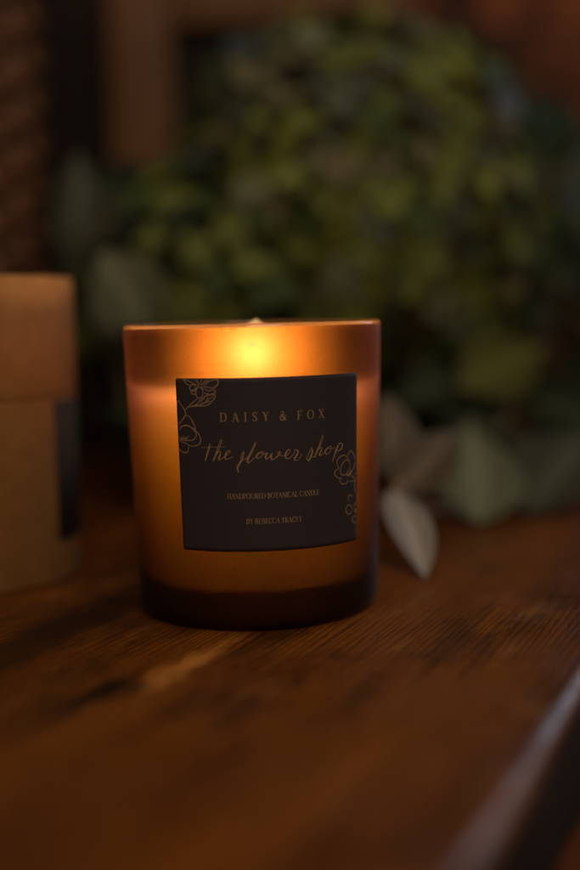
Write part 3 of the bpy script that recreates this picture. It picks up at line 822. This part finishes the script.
# sprig in front at right: pale dried leaf dropping to the table, two tan leaves, dry stem
sg = thing('dried_sprig', 'dried sprig with one pale leaf and two tan leaves, just right of the candle', 'sprig', (0.056, 0.078, 0.0))
def rel(o, p): return tuple(Vector(p)-Vector(o.location))
def P(o, mat_, b, t, w, nrm, **kw): return leaf_part(o, mat_, rel(o, b), rel(o, t), w, nrm, **kw)
P(sg, ML_PALE, (0.0520, 0.073, 0.0250), (0.0572, 0.0275, 0.0008), 0.0178, (0.25, -0.75, 0.55), curl=-0.06, fold=0.15, shape=0.85)
P(sg, ML_TAN, (0.0545, 0.079, 0.0235), (0.0800, 0.100, 0.0440), 0.0250, (-0.25, -0.9, 0.35), curl=0.10, fold=0.2, shape=0.8)
P(sg, ML_TAN, (0.0545, 0.086, 0.0250), (0.0535, 0.104, 0.0590), 0.0240, (0.2, -1, 0.15), curl=0.08, fold=0.2)
bm = bmesh.new()
tube(bm, spline([rel(sg, p) for p in ((0.0540, 0.0740, 0.0265), (0.0560, 0.082, 0.0225), (0.066, 0.105, 0.013), (0.085, 0.15, 0.004), (0.10, 0.19, 0.0028))], 6), 0.0021, 8)
obj('stem', bm, M_STEMP, sg)

# big grey-green leaves lying on the table at right
sg = thing('leafy_branch', 'branch with broad grey-green leaves resting on the table at the right', 'branch', (0.12, 0.17, 0.0))
P(sg, ML_GREY, (0.0985, 0.170, 0.0420), (0.0930, 0.121, 0.0030), 0.044, (0.15, -0.6, 0.75), curl=-0.10, fold=0.10, shape=1.5)
P(sg, ML_GREYD, (0.158, 0.175, 0.035), (0.117, 0.135, 0.0040), 0.040, (-0.2, -0.7, 0.65), curl=-0.10, fold=0.12, shape=1.1)
P(sg, ML_GREYD, (0.120, 0.19, 0.032), (0.165, 0.150, 0.006), 0.038, (0.1, -0.6, 0.8), curl=-0.10, fold=0.12)
P(sg, ML_OLIVE, (0.142, 0.215, 0.0735), (0.097, 0.190, 0.0560), 0.036, (0.0, -0.95, 0.4), curl=-0.06, fold=0.12, shape=1.1)
P(sg, ML_DARK, (0.125, 0.21, 0.04), (0.085, 0.175, 0.030), 0.034, (0.0, -0.8, 0.5), curl=-0.1, fold=0.2)
P(sg, ML_DARK, (0.130, 0.21, 0.05), (0.165, 0.175, 0.035), 0.036, (0.0, -0.8, 0.5), curl=-0.1, fold=0.2)
P(sg, ML_DARK, (0.105, 0.21, 0.06), (0.070, 0.185, 0.050), 0.030, (0.0, -0.8, 0.5), curl=-0.1, fold=0.2)
bm = bmesh.new()
tube(bm, spline([rel(sg, p) for p in ((0.0985, 0.172, 0.042), (0.118, 0.195, 0.036), (0.142, 0.216, 0.072), (0.155, 0.24, 0.06), (0.16, 0.27, 0.01), (0.165, 0.30, 0.004))], 6), 0.0022, 8)
obj('stem', bm, M_STEM, sg)

# eucalyptus sprig at left behind the box
sg = thing('eucalyptus_sprig', 'upright sprig of pale grey-green leaves between the cardboard box and the candle', 'sprig', (-0.07, 0.20, 0.0))
P(sg, ML_GREY, (-0.0480, 0.185, 0.086), (-0.0670, 0.170, 0.1225), 0.038, (0.25, -0.95, 0.25), curl=-0.08, fold=0.12, shape=0.9)
P(sg, ML_GREYD, (-0.0895, 0.235, 0.115), (-0.0850, 0.240, 0.1760), 0.024, (0.35, -0.9, 0.1), curl=-0.05, fold=0.2, shape=0.9)
P(sg, ML_GREYD, (-0.060, 0.19, 0.064), (-0.041, 0.165, 0.088), 0.028, (0.2, -0.95, 0.25), curl=-0.05, fold=0.2)
P(sg, ML_DARK, (-0.066, 0.20, 0.05), (-0.050, 0.15, 0.045), 0.030, (0.2, -0.8, 0.5), curl=-0.05, fold=0.2)
P(sg, ML_GREYD, (-0.064, 0.20, 0.040), (-0.038, 0.160, 0.028), 0.026, (0.2, -0.8, 0.5), curl=-0.05, fold=0.2)
bm = bmesh.new()
tube(bm, spline([rel(sg, p) for p in ((-0.0895, 0.236, 0.118), (-0.080, 0.225, 0.10), (-0.066, 0.205, 0.07), (-0.060, 0.20, 0.04), (-0.055, 0.205, 0.003))], 6), 0.002, 8)
tube(bm, spline([rel(sg, p) for p in ((-0.0480, 0.186, 0.088), (-0.056, 0.195, 0.078), (-0.066, 0.205, 0.068))], 5), 0.0014, 8)
obj('stem', bm, M_STEM, sg)

ML_TEAL = leaf_mat('blue_green_leaf', (0.018, 0.040, 0.022), (0.035, 0.065, 0.036))
# ------------------------------------------------------------------ hydrangeas
M_PET = petal_mat('hydrangea_petals')
def floret(bm, lay, c, nrm, size, col, roll):
    nrm = Vector(nrm).normalized()
    a = nrm.cross(Vector((0.3, 0.2, 1))).normalized(); b = nrm.cross(a)
    for q in range(4):
        ang = roll + q*PI/2 + random.uniform(-.15, .15)
        d = a*math.cos(ang)+b*math.sin(ang); s = nrm.cross(d)
        Ln = size*random.uniform(.85, 1.1); w = Ln*0.95
        rise = random.uniform(-.1, .35)
        shade = random.uniform(.8, 1.12)
        pc = tuple(min(1, x*shade) for x in col)
        grid = []
        for i, t in enumerate((0.04, 0.35, 0.7, 0.93, 1.0)):
            ww = (0.12, 0.62, 1.0, 0.75, 0.30)[i]*w/2
            row = []
            for j in (-1, 0, 1):
                h = rise*Ln*t*t + 0.12*abs(j)*ww
                row.append(bm.verts.new(c + d*Ln*t + s*ww*j + nrm*h))
            grid.append(row)
        for i in range(4):
            for j in range(2):
                f = bm.faces.new((grid[i][j], grid[i+1][j], grid[i+1][j+1], grid[i][j+1]))
                for lp in f.loops: lp[lay] = (*pc, 1)

def hydrangea(label_, c, rad, n, palette, squash=(1, 1, 1), fsize=0.0105, foot=None, leaves=(), seed=0, rough=0.10, edge=None):
    random.seed(seed)
    root = thing('hydrangea', label_, 'hydrangea', (c[0], c[1], 0.0))
    o = Vector((0, 0, c[2]))
    bm = bmesh.new(); lay = bm.loops.layers.color.new('tint')
    for k in range(n):
        z = 1-2*(k+.5)/n; ph = k*2.39996
        d = Vector((math.sqrt(1-z*z)*math.cos(ph), math.sqrt(1-z*z)*math.sin(ph), z))
        q_ = (abs(d.x)**2.7+abs(d.y)**2.7+abs(d.z)**2.7)**(-1/2.7)
        d = d*q_
        lump = 1 + rough*mnoise.noise(d*2.3+Vector((seed, 0, 0)))*2 + random.uniform(-.07, .05)
        p = o + Vector((d.x*squash[0], d.y*squash[1], d.z*squash[2]))*rad*lump
        d = d.normalized()
        nv = mnoise.noise(d*3.2+Vector((0, seed*3.7, 1)))*1.9 + random.uniform(-.25, .25)
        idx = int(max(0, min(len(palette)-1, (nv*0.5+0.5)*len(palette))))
        if edge and (d.x > 0.45 or d.z > 0.5) and random.random() < 0.6: idx = random.choice(edge)  # top and right florets take set tints in place of rim light
        nd = (d+Vector((random.uniform(-.35, .35), random.uniform(-.35, .35), random.uniform(-.35, .35)))).normalized()
        floret(bm, lay, p, nd, fsize*random.uniform(.8, 1.2), palette[idx], random.uniform(0, PI))
    obj('flower_head', bm, M_PET, root)
    bm = bmesh.new()                                     # stalk and the branchlets that carry the florets
    ft = Vector(foot)-Vector((c[0], c[1], 0))
    tube(bm, spline([ft, ft*0.5+Vector((0, 0, c[2]*0.35)), o-Vector((0, 0, rad*0.55))], 6), 0.004, 8)
    for k in range(26):
        z = 1-2*(k+.5)/26; ph = k*2.39996
        d = Vector((math.sqrt(1-z*z)*math.cos(ph), math.sqrt(1-z*z)*math.sin(ph), z))
        tube(bm, [o-Vector((0, 0, rad*0.55)), o+d*rad*0.45, o+Vector((d.x*squash[0], d.y*squash[1], d.z*squash[2]))*rad*0.86], 0.0014, 5)
    obj('stem', bm, M_STEM, root)
    for (b, t, w, nr, mt) in leaves:
        leaf_part(root, mt, rel(root, b), rel(root, t), w, nr, curl=-0.08, fold=0.18, wave=0.05)
    return root
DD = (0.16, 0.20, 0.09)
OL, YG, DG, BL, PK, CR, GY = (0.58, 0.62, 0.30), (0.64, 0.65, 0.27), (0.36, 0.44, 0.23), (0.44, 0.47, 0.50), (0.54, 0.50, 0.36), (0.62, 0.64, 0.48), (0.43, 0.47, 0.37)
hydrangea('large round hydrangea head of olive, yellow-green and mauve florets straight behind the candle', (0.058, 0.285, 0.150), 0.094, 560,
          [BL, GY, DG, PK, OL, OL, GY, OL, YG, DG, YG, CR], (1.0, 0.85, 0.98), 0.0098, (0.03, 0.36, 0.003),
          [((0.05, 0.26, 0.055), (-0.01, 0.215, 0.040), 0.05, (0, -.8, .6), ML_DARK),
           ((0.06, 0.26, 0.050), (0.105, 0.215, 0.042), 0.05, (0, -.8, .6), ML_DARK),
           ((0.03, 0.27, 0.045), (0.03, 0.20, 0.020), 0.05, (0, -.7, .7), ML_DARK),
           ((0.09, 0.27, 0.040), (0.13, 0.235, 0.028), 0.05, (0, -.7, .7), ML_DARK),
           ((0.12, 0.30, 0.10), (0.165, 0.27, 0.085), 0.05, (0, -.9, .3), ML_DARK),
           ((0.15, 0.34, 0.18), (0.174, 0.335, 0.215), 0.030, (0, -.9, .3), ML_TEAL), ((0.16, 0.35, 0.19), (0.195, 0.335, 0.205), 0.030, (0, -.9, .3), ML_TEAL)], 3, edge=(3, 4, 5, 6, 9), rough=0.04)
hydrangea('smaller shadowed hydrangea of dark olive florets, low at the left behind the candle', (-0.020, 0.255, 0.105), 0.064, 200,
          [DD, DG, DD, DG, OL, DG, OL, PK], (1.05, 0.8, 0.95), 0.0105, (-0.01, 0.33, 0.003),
          [((-0.03, 0.235, 0.05), (-0.065, 0.20, 0.025), 0.045, (0, -.8, .6), ML_DARK),
           ((-0.02, 0.235, 0.05), (-0.01, 0.19, 0.020), 0.045, (0, -.8, .6), ML_DARK),
           ((-0.05, 0.27, 0.10), (-0.105, 0.25, 0.085), 0.05, (0, -.9, .4), ML_DARK),
           ((-0.04, 0.27, 0.14), (-0.088, 0.27, 0.165), 0.045, (0, -.9, .2), ML_DARK)], 11)
hydrangea('dull blue-grey hydrangea partly cut off by the right edge, beside the large green one', (0.212, 0.315, 0.130), 0.056, 220,
          [BL, DG, GY, BL, GY, GY, PK], (1.0, 0.9, 1.1), 0.0105, (0.17, 0.37, 0.003),
          [((0.16, 0.30, 0.07), (0.125, 0.26, 0.065), 0.045, (0, -.9, .4), ML_DARK),
           ((0.18, 0.30, 0.07), (0.205, 0.25, 0.05), 0.05, (0, -.8, .5), ML_DARK)], 23)

# ------------------------------------------------------------------ wicker basket at far left
bk = thing('wicker_basket', 'dark brown woven wicker basket standing at the far left, behind the cardboard box', 'basket', (-0.230, 0.260, 0.0))
M_WICK = simple_mat('brown_wicker', (0.16, 0.072, 0.036), (0.33, 0.155, 0.078), 90, 0.6, 0.3, 0.0008, (1, 1, 4))
bm = bmesh.new()
ns, rb = 28, 0.118
for r_ in range(31):
    z = 0.006 + r_*0.0108
    pts = []
    for k in range(ns*4+1):
        a = 2*PI*k/(ns*4)
        rr = rb + 0.004*math.cos(a*ns/2*1.0 + (PI if r_ % 2 else 0))
        pts.append((rr*math.cos(a), rr*math.sin(a), z+0.0006*math.sin(a*5+r_)))
    tube(bm, pts, 0.0042, 7, cap=False)
obj('weave', bm, M_WICK, bk)
for k in range(ns):
    a = 2*PI*k/ns
    bm = bmesh.new(); tube(bm, [(rb*math.cos(a), rb*math.sin(a), 0.0), (rb*math.cos(a), rb*math.sin(a), 0.335)], 0.0028, 6)
    obj('stake', bm, M_WICK, bk)
bm = bmesh.new()
for ph in (0, PI):
    tube(bm, [((rb+0.005*math.cos(12*a+ph))*math.cos(a), (rb+0.005*math.cos(12*a+ph))*math.sin(a), 0.339+0.005*math.sin(12*a+ph)) for a in [2*PI*k/144 for k in range(145)]], 0.006, 7, cap=False)
obj('rim', bm, M_WICK, bk)
bm = bmesh.new(); lathe(bm, [(0, 0.004), (rb-0.004, 0.004), (rb-0.004, 0.007), (0, 0.007)], 48)
obj('base', bm, M_WICK, bk)

# ------------------------------------------------------------------ wooden cabinet with a dark pane behind the flowers
cb = thing('wooden_cabinet', 'brown wooden cabinet with a dark pane, behind the flowers at the upper left', 'cabinet', (0.0, 0.455, 0.0))
M_CAB = wood_mat('cabinet_wood', (0.27, 0.108, 0.026), (0.18, 0.068, 0.016), (0.07, 0.026, 0.009), 0.5, (0.4, 0.6))
def part(name, lo, hi, m, bev=0.003):
    bm = bmesh.new(); box_bm(bm, lo, hi, bev); return obj(name, bm, m, cb)
part('stile', (-0.090, -0.012, 0.001), (-0.048, 0.012, 0.345), M_CAB)
part('stile', (0.070, -0.012, 0.001), (0.110, 0.012, 0.345), M_CAB)
part('rail', (-0.0475, -0.011, 0.285), (0.0695, 0.011, 0.345), M_CAB)
part('rail', (-0.0475, -0.011, 0.001), (0.0695, 0.011, 0.040), M_CAB)
m, nt, out = mat('dark_cabinet_pane')
principled(nt, out, Base_Color=mixc(nt, noise_n(nt, mapped(nt), 14, 4), (0.020, 0.019, 0.018), (0.050, 0.044, 0.038)), Roughness=0.3)
part('pane', (-0.0475, 0.001, 0.0405), (0.0695, 0.005, 0.2845), m, 0.0)
part('dark_backing', (-0.210, 0.0125, 0.001), (0.108, 0.060, 0.343), simple_mat('backing_dark', (0.014, 0.007, 0.005), (0.026, 0.013, 0.008), 20, 0.95), 0.002)  # added dark sheet, keeps the background left of the stile dark
